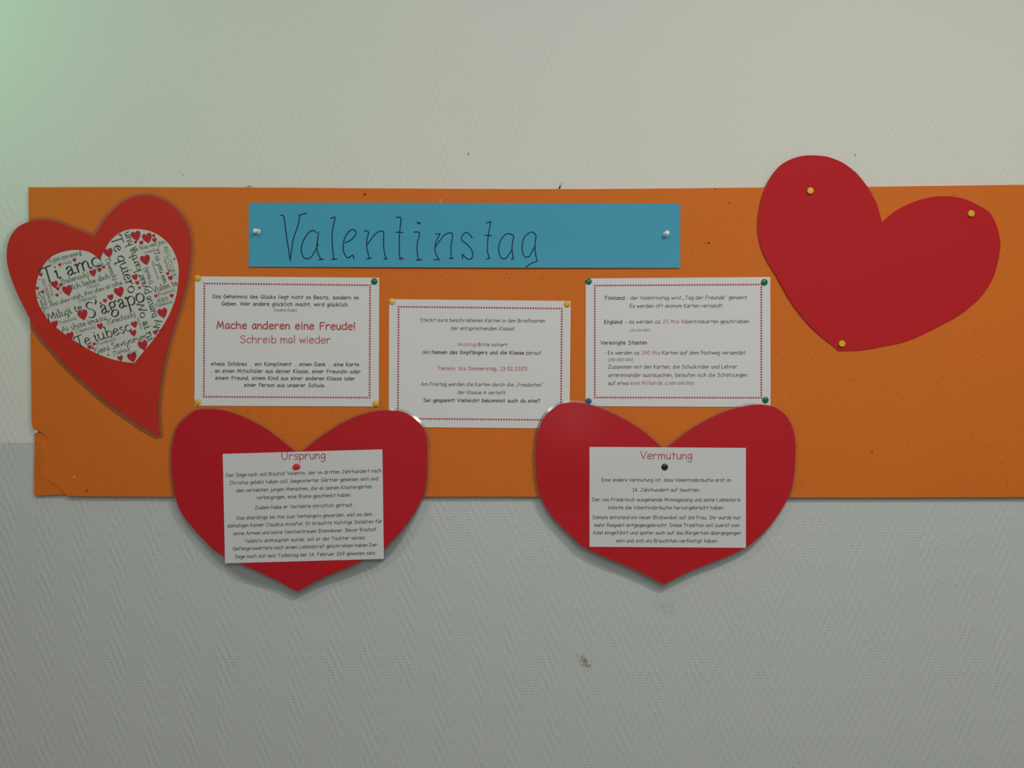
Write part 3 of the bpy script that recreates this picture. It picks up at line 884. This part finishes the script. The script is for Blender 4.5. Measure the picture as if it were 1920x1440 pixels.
notice('white heart-bordered notice with the date 13.02.2025, middle and lowest of the three', S2,
       [(50, 108), (1800, 125), (1788, 1355), (45, 1340)], [(141, 182), (1714, 199), (1705, 1274), (134, 1259)],
       [L('Steckt eure beschriebenen Karten in den Briefkasten', 348, 325, 1552, 334),
        L('der entsprechenden Klasse!', 643, 404, 1256, 409),
        L('Wichtig!', 706, 561, 890, 562, 'r'), L('Bitte notiert', 908, 562, 1193, 564),
        L('den', 369, 634, 445, 634), L('Namen des Empf\u00e4ngers und die Klasse', 462, 635, 1350, 641, 'k', BOLD + .5), L('darauf.', 1367, 643, 1527, 643),
        L('Termin: bis Donnerstag, 13.02.2025', 515, 791, 1379, 796, 'r', BOLD - 1),
        L('Am Freitag werden die Karten durch die \u201eFreuboten\u201c', 355, 943, 1535, 950),
        L('der Klasse 4 verteilt.', 709, 1022, 1180, 1027),
        L('Sei gespannt! Vielleicht bekommst auch du eine?', 380, 1098, 1505, 1104, 'k', BOLD + .5)],
       PY, lambda px, py: 0.0004)
S3 = crop(1080, 500, 5.0526)
notice('white heart-bordered notice about Finnland and England, rightmost of the three', S3,
       [(92, 112), (1840, 98), (1843, 1330), (90, 1322)], [(178, 180), (1755, 170), (1755, 1243), (178, 1240)],
       [L('Finnland', 275, 313, 460, 313, 'k', BOLD), L('- der Valentinstag', 480, 313, 880, 311), L('wird', 900, 311, 990, 310, 'k', REG, None, 0.18),
        L('\u201eTag der Freunde\u201c genannt.', 1013, 311, 1628, 308),
        L('Es werden oft anonym Karten versandt.', 510, 389, 1395, 386),
        L('England', 267, 540, 438, 540, 'k', BOLD), L('\u2013', 462, 540, 482, 540), L('es werden ca.', 504, 539, 806, 538),
        L('25 Mio', 822, 537, 976, 537, 'r'), L('Valentinskarten geschrieben', 996, 537, 1637, 535),
        L('(25 000 000)', 515, 614, 698, 613, 'g'),
        L('Vereinigte Staaten', 232, 738, 672, 736, 'k', BOLD),
        L('-', 268, 832, 284, 832), L('Es werden ca.', 303, 833, 606, 832), L('190 Mio', 623, 832, 797, 832, 'r'), L('Karten auf dem Postweg versendet.', 817, 832, 1615, 831),
        L('(190 000 000)', 303, 895, 541, 894, 'g'),
        L('-', 268, 965, 278, 965, 'g'), L('Zusammen mit den Karten, die Schulkinder und Lehrer', 303, 966, 1528, 964),
        L('untereinander austauschen, belaufen sich die Sch\u00e4tzungen', 303, 1044, 1622, 1042),
        L('auf etwa', 303, 1120, 497, 1120), L('eine Milliarde.', 513, 1119, 827, 1118, 'r'), L('(1 000 000 000)', 843, 1118, 1120, 1117, 'g')],
       PY, lambda px, py: 0.0004)

# ------------------------------------------------------------------ plain red heart, upper right
K = crop(1400, 270, 3.5115)
PH_L = K([(890, 515), (875, 455), (855, 395), (835, 350), (800, 290), (760, 235), (715, 185), (650, 135), (590, 104), (520, 82), (440, 75), (370, 78), (300, 97), (235, 130),
          (190, 172), (155, 222), (125, 275), (100, 340), (82, 410), (72, 470), (69, 530), (72, 590), (82, 645), (105, 715), (140, 785), (190, 865), (245, 965), (300, 1055),
          (360, 1135), (430, 1215), (510, 1285), (555, 1320), (602, 1362)])
PH_R = K([(602, 1362), (680, 1363), (770, 1357), (900, 1333), (1040, 1303), (1180, 1245), (1310, 1178), (1400, 1128), (1475, 1070), (1540, 1010), (1590, 940), (1630, 860),
          (1655, 770), (1668, 690), (1670, 655), (1660, 590), (1640, 525), (1607, 462), (1570, 430), (1520, 402), (1460, 372), (1390, 352), (1310, 344), (1215, 350),
          (1120, 375), (1040, 408), (980, 440), (930, 480), (890, 515)])


def paper_heart_lift(px, py):
    t = max(0.0, min(1.0, (1545 - px - max(0, (py - 560)) * -0.35) / 130.0))
    s_ = max(0.0, min(1.0, (py - 400) / 170.0))
    return 0.0005 + 0.0045 * t * s_


ph = link('paper_heart', slab(heart_outline(PH_L, PH_R, 3), PY, 0.0004, paper_heart_lift, 22), M_RED_CARD, offset=P(1577, 500, PY))
tag(ph, 'plain red card heart without any writing, tilted, held by three yellow pins', 'heart')


# ------------------------------------------------------------------ laminated hearts
def offset_outline(pts, d, cleft_k=0.96):
    n = len(pts)
    area_ = sum(pts[i][0] * pts[(i + 1) % n][1] - pts[(i + 1) % n][0] * pts[i][1] for i in range(n))
    sg = 1 if area_ > 0 else -1
    out = []
    for i in range(n):
        a, b, c = pts[i - 1], pts[i], pts[(i + 1) % n]
        dx, dy = c[0] - a[0], c[1] - a[1]
        l = math.hypot(dx, dy) or 1
        dd = d(b) if callable(d) else d
        q = (b[0] + sg * dy / l * dd, b[1] - sg * dx / l * dd)
        if min(math.hypot(q[0] - p[0], q[1] - p[1]) for p in pts) > dd * cleft_k: out.append(q)
    return out


def film_ring(inner, outer, y, lift, curl, th=0.0003):
    bm = bmesh.new()

    def loop(pts, back):
        vs_ = []
        for a, b in pts:
            p = P(a, b, y)
            p.y -= lift(a, b) - back(a, b)
            vs_.append(bm.verts.new(p))
        return vs_, [bm.edges.new((vs_[i], vs_[(i + 1) % len(vs_)])) for i in range(len(vs_))]
    vi, ei = loop(inner, lambda a, b: 0)
    vo, eo = loop(outer, curl)
    bmesh.ops.triangle_fill(bm, edges=ei + eo, use_beauty=True)
    for f in bm.faces:
        f.normal_update()
        if f.normal.y > 0: f.normal_flip()
        f.smooth = True
    me = bpy.data.meshes.new('film'); bm.to_mesh(me); bm.free()
    return me


def laminated(label, outline, y, lift, film_d, curl, red, cut=44):
    cx = sum(p[0] for p in outline) / len(outline); cy = sum(p[1] for p in outline) / len(outline)
    root = thing('laminated_heart', P(cx, cy, y), label, 'heart', 'laminated red hearts with writing')
    link('red_heart', slab(outline, y, 0.0006, lift, cut), red, root)
    inner = offset_outline(outline, -0.15, 0.3)
    outer = offset_outline(outline, film_d)
    link('laminate_margin', film_ring(outline, outer, y, lift, curl), M_FILM_THIN if red is M_RED_LAM2 else M_FILM, root, label='clear plastic margin of the laminate')
    return root


# --- upper left heart with the word heart
K1 = crop(0, 340, 2.879)
H1L = K1([(512, 300), (470, 282), (400, 255), (330, 228), (280, 214), (225, 208), (160, 217), (110, 238), (75, 270), (50, 315), (37, 370), (38, 430), (50, 490), (75, 560),
          (105, 630), (140, 700), (185, 785), (235, 855), (300, 930), (370, 1005), (450, 1080), (530, 1150), (610, 1215), (690, 1270), (770, 1325), (830, 1360), (862, 1375)])
H1R = K1([(862, 1375), (855, 1300), (853, 1220), (858, 1150), (868, 1070), (885, 980), (905, 890), (930, 800), (960, 710), (990, 610), (1010, 530), (1022, 450), (1030, 380),
          (1028, 320), (1018, 260), (1000, 215), (970, 170), (935, 135), (890, 105), (840, 85), (790, 77), (730, 83), (680, 103), (635, 135), (590, 180), (560, 220), (535, 260), (512, 300)])
Y1 = BY - 0.0014
l1 = lambda px, py: 0.0004 + 0.0008 * max(0.0, 1 - abs(px - 215) / 120.0)
out1 = heart_outline(H1L, H1R, 2)
h1 = laminated('laminated scarlet heart with a smaller white heart full of words and a curved tail', out1, Y1, l1, 7.0, lambda a, b: 0.0004, M_RED_LAM2)
K2 = crop(50, 410, 4.967)
WHL = K2([(688, 383), (640, 345), (590, 315), (530, 298), (460, 292), (390, 298), (310, 318), (240, 350), (190, 395), (150, 450), (115, 520), (95, 590), (86, 660), (92, 720),
          (110, 790), (140, 850), (190, 925), (250, 990), (330, 1055), (420, 1120), (510, 1175), (600, 1230), (700, 1275), (800, 1310), (900, 1332), (1005, 1345)])
WHR = K2([(1005, 1345), (1040, 1300), (1110, 1215), (1180, 1130), (1250, 1030), (1310, 930), (1360, 820), (1395, 710), (1410, 600), (1417, 500), (1410, 420), (1385, 340),
          (1350, 270), (1300, 210), (1240, 160), (1160, 120), (1080, 102), (1000, 98), (930, 108), (870, 135), (820, 170), (770, 225), (735, 285), (710, 330), (688, 383)])
yw = Y1 - 0.0003
wh = link('white_heart', slab(heart_outline(WHL, WHR, 2), yw, 0.0002, l1, 14), M_WHITE_LAM2, h1, label='white paper heart printed with words')
pr = Ink(yw - 0.00025, l1)
NIB = (math.radians(35), 0.42)


def word(slot, t, x0, y0, x1, y1, H, wt=8.5):
    a, b = K2([(x0, y0), (x1, y1)])
    write(pr.use(slot), t, a, b, wt, H / 4.967 / 70 * 100, calli=True, nib=NIB)


for t, x0, y0, x1, y1, H in (('Ti amo', 152, 612, 714, 428, 145), ("S'agapo", 578, 932, 1112, 764, 146), ('Te iubesc', 462, 1206, 985, 1038, 104),
                             ('Te quiero', 780, 172, 957, 702, 104), ('Miluji te', 205, 952, 528, 846, 68), ('Ich liebe dich', 430, 660, 785, 551, 47),
                             ('Wo ai ni', 1018, 775, 1136, 1146, 76), ('My tumse pyaar kartha hun', 1262, 1040, 948, 112, 70), ('Seni Seviyorum', 648, 1262, 1130, 1110, 54),
                             ('Toi yeu em', 1181, 306, 1277, 612, 50), ('Volim te', 1178, 694, 1412, 618, 56)):
    word(0, t, x0, y0, x1, y1, H, 7.6 if H > 90 else 8.6)
for t, x0, y0, x1, y1, H in (('(Italienisch)', 330, 612, 582, 538, 46), ('Ani ohev otah, Ani ohev et otha', 222, 824, 897, 610, 44), ('Ai shite imasu', 330, 1062, 750, 938, 50),
                             ('(Griechisch)', 758, 986, 1018, 910, 48), ('Ik hou van jou', 1012, 308, 1295, 226, 44), ('Kocham Ci\u0119', 184, 898, 122, 676, 34),
                             ('(T\u00fcrkisch)', 815, 1274, 985, 1222, 38), ('(Spanisch)', 737, 381, 810, 577, 43), ('(Hindi)', 1182, 597, 1120, 450, 40)):
    word(1, t, x0, y0, x1, y1, H, 8.5)
for t, x0, y0, x1, y1, H in (('(Hebr\u00e4isch)', 490, 783, 652, 736, 32), ('(Deutsch)', 568, 652, 680, 622, 26), ('(Japanisch)', 462, 1068, 645, 1018, 34),
                             ('(Tschechisch)', 303, 984, 470, 936, 27), ('(Rum\u00e4nisch)', 652, 1184, 835, 1128, 28), ('(Holl\u00e4ndisch)', 1098, 331, 1235, 291, 24),
                             ('(Kroatisch)', 1225, 724, 1385, 675, 33), ('(Taiwanese)', 1203, 830, 1362, 782, 32), ('(Hindi)', 332, 435, 419, 411, 25),
                             ('(Polnisch)', 204, 836, 160, 713, 28), ('(Russisch)', 252, 713, 218, 600, 20), ('(Mandarin)', 1027, 925, 1066, 1032, 20),
                             ('(Vietnamesisch)', 1160, 397, 1222, 566, 22), ('(Japanisch)', 1276, 360, 1312, 477, 22)):
    word(2, t, x0, y0, x1, y1, H, 8)
for t, x0, y0, x1, y1, H in (('\u092e\u0948 \u0924\u0941\u092e\u0938\u0947 \u092a\u094d\u092f\u093e\u0930 \u0915\u0930\u0924\u093e \u0939\u0942\u0901', 211, 422, 522, 344, 50),
                             ('\u6211\u611b\u4f60', 1220, 782, 1324, 754, 36), ('\u3042\u3044\u3057\u3066\u3044\u307e\u3059', 1275, 262, 1362, 548, 40),
                             ('\u042f \u043b\u044e\u0431\u043b\u044e \u0442\u0435\u0431\u044f', 236, 775, 168, 560, 34)):
    a, b = K2([(x0, y0), (x1, y1)])
    write_builtin(pr.use(1), t, a, b, H / 4.967)
pr.use(3)
for x, y_, w in ((1020, 160, 95), (1125, 180, 95), (1185, 160, 32), (1192, 200, 45), (1015, 220, 30), (1070, 225, 42), (765, 318, 88), (1108, 383, 95), (1011, 545, 58),
                 (1033, 598, 40), (1054, 645, 28), (865, 682, 95), (785, 732, 58), (733, 765, 40), (692, 787, 22), (620, 505, 68), (680, 478, 42), (722, 452, 28),
                 (262, 612, 70), (318, 618, 35), (292, 652, 38), (382, 667, 98), (284, 712, 32), (318, 688, 16), (310, 430, 32), (448, 385, 36), (132, 521, 38),
                 (122, 567, 14), (101, 649, 32), (150, 682, 34), (525, 895, 98), (266, 978, 60), (408, 1090, 72), (687, 1002, 58), (1006, 985, 62), (997, 1065, 62),
                 (1085, 1178, 95), (985, 1292, 90), (875, 1300, 54), (762, 1268, 18), (588, 1197, 42), (630, 1168, 32), (612, 1190, 14), (620, 1208, 24), (637, 1233, 14),
                 (1268, 878, 95), (1200, 1060, 44), (1205, 720, 32), (1352, 718, 40), (1340, 553, 46), (1314, 512, 32), (1330, 487, 22), (1377, 375, 20)):
    q = K2([(x, y_)])[0]
    pr.heart(q[0], q[1], w / 4.967 * 0.97, math.radians(-15))
link('printed_words', pr.mesh(), [M_INK_WORD, M_INK_GREY, M_INK_FAINT, M_PRINT_HEART], wh, label='dark calligraphic words with small red hearts between them')

# --- lower left heart, headed Ursprung
K3 = crop(300, 740, 3.692)
H3L = K3([(960, 412), (920, 383), (850, 325), (760, 255), (680, 205), (590, 160), (500, 125), (420, 107), (340, 101), (255, 107), (200, 140), (150, 185), (115, 235), (98, 290), (85, 350),
          (80, 430), (80, 500), (86, 580), (97, 650), (110, 720), (140, 800), (185, 870), (250, 945), (330, 1030), (380, 1078), (445, 1115), (550, 1165), (650, 1210), (760, 1260),
          (850, 1305), (920, 1345), (948, 1358)])
H3R = K3([(948, 1358), (975, 1350), (1080, 1290), (1190, 1240), (1300, 1195), (1400, 1145), (1480, 1110), (1550, 1065), (1620, 1000), (1700, 905), (1760, 820), (1810, 730), (1835, 650),
          (1845, 560), (1850, 450), (1850, 360), (1848, 310), (1830, 245), (1790, 190), (1740, 150), (1680, 118), (1590, 110), (1500, 115), (1420, 132), (1340, 160), (1250, 205),
          (1170, 255), (1090, 310), (1040, 350), (1000, 383), (960, 412)])
Y3 = BY - 0.0034


def lift3(px, py): return 0.0004 + 0.0012 * max(0.0, min(1.0, (py - 900) / 200.0))


def bell(x, c, w): return math.exp(-((x - c) / w) ** 2)


def film3(p):
    if p[1] < 940: return 4.5
    return 4.5 + 12.0 * bell(p[0], 462, 52) * min(1, max(0, (p[1] - 985) / 60.0)) + 10.0 * bell(p[0], 705, 85) * min(1, (p[1] - 940) / 60.0)


out3 = heart_outline(H3L, H3R, 2)
h3 = laminated('laminated deep red heart with a card headed Ursprung, hanging at the lower left', out3, Y3, lift3, film3,
               lambda a, b: 0.0019 if a > 735 and b < 860 else 0.0004, M_RED_LAM)
C6 = crop(400, 820, 5.647)


def card(root, cf, corners, y, lift, head, lines, hw):
    q = cf(corners)
    c = link('text_card', slab(q, y, 0.0003, lift, 24), M_WHITE_LAM, root, label='white paper card with printed text')
    tl, tr_ = q[0], q[1]

    def clip(p):
        e = tl[1] + (tr_[1] - tl[1]) * (p[0] - tl[0]) / (tr_[0] - tl[0]) + 0.3
        return (p[0], max(p[1], e))
    hh = Ink(y - 0.0002, lift, clip)
    t, l, yl, r, yr = head
    a, b = cf([(l, yl), (r, yr)])
    write(hh, t, a, b, hw)
    link('printed_heading', hh.mesh(), M_INK_RED, c, label='red heading ' + t)
    kk = Ink(y - 0.0002, lift)
    for t, l, yl, r, yr in lines:
        a, b = cf([(l, yl), (r, yr)])
        write(kk, t, a, b, 9.2)
    link('printed_text', kk.mesh(), M_INK, c)


card(h3, C6, [(100, 175), (1790, 127), (1807, 1285), (127, 1332)], Y3 - 0.0004, lift3, ('Ursprung', 722, 236, 1188, 229),
     [('Der Sage nach soll Bischof Valentin, der im dritten Jahrhundert nach', 137, 419, 1780, 369),
      ('Christus gelebt haben soll, begeisterter G\u00e4rtner gewesen sein und', 176, 500, 1745, 453),
      ('den verliebten jungen Menschen, die an seinen Kloster\u0067\u00e4rten', 244, 581, 1680, 538),
      ('vorbeigingen, eine Blume geschenkt haben.', 458, 655, 1462, 626),
      ('Zudem habe er Verliebte christlich getraut.', 441, 762, 1484, 731),
      ('Das allerdings sei ihm zum Verh\u00e4ngnis geworden, weil es dem', 251, 871, 1684, 829),
      ('damaligen Kaiser Claudius missfiel. Er brauchte t\u00fcchtige Soldaten f\u00fcr', 150, 953, 1790, 905),
      ('seine Armee und keine familientreuen Ehem\u00e4nner. Bevor Bischof', 211, 1034, 1728, 990),
      ('Valentin enthauptet wurde, soll er der Tochter seines', 337, 1115, 1605, 1077),
      ('Gef\u00e4ngnisw\u00e4rters noch einen Liebesbrief geschrieben haben.Der', 211, 1196, 1738, 1153),
      ('Sage nach soll sein Todestag der 14. Februar 269 gewesen sein.', 228, 1279, 1724, 1238)], 8.4)

# --- lower right heart, headed Vermutung
K4 = crop(990, 740, 3.692)
H4L = K4([(945, 380), (918, 360), (860, 305), (780, 240), (700, 190), (600, 135), (500, 92), (410, 65), (320, 55), (230, 62), (180, 90), (125, 140), (90, 200), (68, 270), (58, 350),
          (55, 430), (58, 540), (68, 620), (85, 700), (130, 790), (190, 870), (270, 950), (360, 1035), (440, 1080), (550, 1130), (650, 1170), (750, 1215), (840, 1260), (940, 1312)])
H4R = K4([(940, 1312), (1060, 1250), (1180, 1195), (1300, 1150), (1410, 1105), (1500, 1060), (1570, 1010), (1640, 945), (1710, 860), (1770, 770), (1810, 690), (1835, 600), (1848, 480),
          (1852, 370), (1845, 280), (1820, 200), (1780, 140), (1730, 100), (1680, 78), (1600, 68), (1510, 77), (1420, 100), (1330, 130), (1240, 175), (1160, 220), (1090, 265),
          (1030, 315), (970, 360), (945, 380)])


def lift4(px, py):
    # the upper left lobe stands out towards the room and leans back at its top
    t = max(0.0, 1 - ((px - 1075) / 95.0) ** 2) * max(0.0, 1 - ((py - 850) / 110.0) ** 2)
    return 0.0004 + 0.0012 * max(0.0, min(1.0, (py - 900) / 200.0)) + 0.0045 * t * t


def film4(p):
    if p[0] > 1420: return 3.0
    return 4.5 + 5.0 * bell(p[0], 1130, 60) * min(1, max(0, (p[1] - 985) / 50.0))


out4 = heart_outline(H4L, H4R, 2)
h4 = laminated('laminated deep red heart with a card headed Vermutung, hanging at the lower right', out4, Y3, lift4, film4,
               lambda a, b: 0.0018 if a < 1060 and b < 830 else 0.0004, M_RED_LAM)
C7 = crop(1080, 820, 5.647)
card(h4, C7, [(140, 100), (1798, 112), (1797, 1168), (143, 1157)], Y3 - 0.0004, lift4, ('Vermutung', 680, 230, 1230, 233),
     [('Eine andere Vermutung ist, dass Valentinsbr\u00e4uche erst im', 271, 467, 1642, 471),
      ('14. Jahrhundert auf tauchten.', 598, 573, 1313, 575),
      ('Der von Frankreich ausgehende Minnegesang und seine Liebeslyrik', 174, 676, 1743, 679),
      ('k\u00f6nnte die Valentinsbr\u00e4uche hervorgebracht haben.', 345, 760, 1570, 762),
      ('Damals entstand ein neuer Blickwinkel auf die Frau. Ihr wurde nun', 178, 863, 1741, 866),
      ('mehr Respekt entgegengebracht. Diese Tradition soll zuerst vom', 191, 946, 1728, 947),
      ('Adel eingef\u00fchrt und sp\u00e4ter auch auf das B\u00fcrgertum \u00fcbergegangen', 179, 1026, 1743, 1029),
      ('sein und sich als Brauchtum verfestigt haben.', 422, 1110, 1500, 1113)], 8.4)


# ------------------------------------------------------------------ pins
def lathe(profile, seg=28, wob=None):
    """profile: (radius, height) in mm; axis towards the room (-Y)"""
    bm = bmesh.new()
    rings = []
    for r, h in profile:
        if r < 1e-6:
            rings.append([bm.verts.new((0, -h / 1000, 0))])
        else:
            ring = []
            for k in range(seg):
                a = 2 * math.pi * k / seg
                rr = r * (wob(a, h) if wob else 1)
                ring.append(bm.verts.new((rr / 1000 * math.cos(a), -h / 1000, rr / 1000 * math.sin(a))))
            rings.append(ring)
    for a, b in zip(rings, rings[1:]):
        for k in range(seg):
            k2 = (k + 1) % seg
            if len(a) == 1 and len(b) > 1: bm.faces.new([a[0], b[k2], b[k]])
            elif len(b) == 1 and len(a) > 1: bm.faces.new([a[k], a[k2], b[0]])
            elif len(a) > 1: bm.faces.new([a[k], a[k2], b[k2], b[k]])
    bmesh.ops.recalc_face_normals(bm, faces=bm.faces[:])
    for f_ in bm.faces: f_.smooth = True
    me = bpy.data.meshes.new('pin')
    bm.to_mesh(me); bm.free()
    return me


DOME = [(0, -0.2), (4.6, -0.2), (5.0, 0.2), (5.1, 1.0), (4.9, 1.7), (4.2, 2.4), (3.0, 2.9), (1.5, 3.1), (0, 3.15)]
DISC = [(0, -0.2), (4.9, -0.2), (5.2, 0.2), (5.3, 2.2), (5.2, 3.6), (4.85, 4.0), (4.7, 4.02), (2.4, 4.05), (0, 4.05)]
PUSH = [(0, -0.2), (3.6, -0.2), (4.1, 0.2), (4.1, 0.9), (3.7, 1.3), (2.4, 1.8), (2.0, 3.0), (1.9, 6.0), (2.2, 7.6), (3.0, 8.4), (3.5, 9.0), (3.5, 10.6), (3.2, 11.2), (2.4, 11.5), (0, 11.6)]
CLEARP = [(0, -0.2), (3.4, -0.2), (3.9, 0.2), (3.9, 0.9), (3.3, 1.5), (2.2, 2.2), (2.0, 5.0), (2.6, 7.0), (3.9, 8.2), (4.3, 9.2), (3.9, 10.2), (2.4, 10.8), (0, 11.0)]
PG = 'coloured drawing pins holding the sheets'
meshes = {}


def pin_mesh(shape, col):
    key = (shape, col)
    if key not in meshes:
        prof = {'dome': DOME, 'disc': DISC, 'push': PUSH, 'clear': CLEARP}[shape]
        me = lathe(prof)
        me.materials.append(M_CLEAR if col == 'clear' else M_PIN[col])
        meshes[key] = me
    return meshes[key]


def pin(px, py, y, shape, col, label, scale=1.0, tilt=(0, 0), name='drawing_pin', group=PG):
    o = bpy.data.objects.new(name, pin_mesh(shape, col))
    C.objects.link(o)
    o.location = P(px, py, y)
    o.scale = (scale,) * 3
    o.rotation_euler = (math.radians(tilt[0]), random.uniform(0, 6.28) if tilt == (0, 0) else 0, math.radians(tilt[1]))
    tag(o, label, 'pin', group)
    return o


ys = PY - 0.0004                     # front of the notices
pin(371, 521.4, ys, 'dome', 'yellow', 'yellow pin at the top left corner of the Mache anderen eine Freude notice')
pin(701.9, 527.7, ys, 'dome', 'green', 'green pin at the top right corner of the Mache anderen eine Freude notice', 1.02)
pin(370.8, 753.7, ys, 'dome', 'yellow', 'yellow pin at the bottom left corner of the Mache anderen eine Freude notice')
pin(704.9, 756.7, ys, 'dome', 'yellow', 'yellow pin at the bottom right corner of the Mache anderen eine Freude notice')
pin(735.6, 565.3, ys, 'dome', 'pale', 'pale yellow pin at the top left corner of the middle notice')
pin(1063.3, 570.1, ys, 'dome', 'yellow', 'yellow pin at the top right corner of the middle notice')
pin(1103.6, 527.7, ys, 'dome', 'green', 'green pin at the top left corner of the notice about Finnland and England')
pin(1432.9, 529.1, ys, 'dome', 'green', 'green pin at the top right corner of the notice about Finnland and England', 1.03)
pin(1103.4, 752.3, ys, 'dome', 'blue', 'blue pin at the bottom left corner of the notice about Finnland and England', 0.97)
pin(1434.9, 750.0, ys, 'dome', 'green', 'green pin at the bottom right corner of the notice about Finnland and England')
pin(1518.2, 358.3, PY - 0.0005, 'disc', 'yellow', 'flat yellow pin in the upper left lobe of the plain red heart', 1.0, (0, 1))
pin(1819.2, 401.0, PY - 0.0005, 'disc', 'yellow', 'flat yellow pin in the right lobe of the plain red heart', 1.0, (0, 2))
pin(1577.4, 644.5, PY - 0.0007, 'disc', 'yellow', 'flat yellow pin near the bottom tip of the plain red heart', 1.0, (1, 0))
# red pin with a creased, uneven cap
rp = lathe([(0, -0.2), (4.6, -0.2), (5.2, 0.4), (5.5, 1.6), (5.2, 2.6), (4.2, 3.4), (2.4, 3.9), (0, 4.0)], 20,
           lambda a, h: 1 + 0.13 * math.cos(2 * a - 0.5) + 0.05 * math.cos(3 * a + 1))
for v_ in rp.vertices:
    if v_.co.y < -0.002:
        x_, z_ = v_.co.x * 1000, v_.co.z * 1000
        v_.co.y += 0.0006 * math.exp(-((x_ * 0.8 + z_ * 0.6 + 0.2) / 0.9) ** 2) + 0.0005 * math.exp(-((x_ * 0.8 - z_ * 0.6 - 1.2) / 0.9) ** 2)
rp.materials.append(M_PIN['red'])
o = bpy.data.objects.new('drawing_pin', rp); C.objects.link(o)
o.location = P(556.2, 874.9, Y3 - 0.0009)
tag(o, 'creased red pin under the heading Ursprung', 'pin', PG)
pin(1246.1, 875.4, Y3 - 0.0010, 'dome', 'black', 'black pin under the heading Vermutung', 1.03)
pin(484, 434.5, PY - 0.0005, 'push', 'white', 'white push pin at the left end of the blue strip', 1.05, (2, -6), 'push_pin', 'white push pins in the blue strip')
pin(1248.2, 439.5, PY - 0.0005, 'push', 'white', 'white push pin at the right end of the blue strip', 1.05, (-4, 3), 'push_pin', 'white push pins in the blue strip')
pin(190.5, 494.0, Y1 - 0.0012, 'clear', 'clear', 'clear push pin at the cleft of the white word heart', 1.0, (0, 4), 'push_pin', 'clear push pins in the word heart')
pin(252.5, 656.5, Y1 - 0.0012, 'clear', 'clear', 'clear push pin near the bottom tip of the white word heart', 1.0, (0, 4), 'push_pin', 'clear push pins in the word heart')
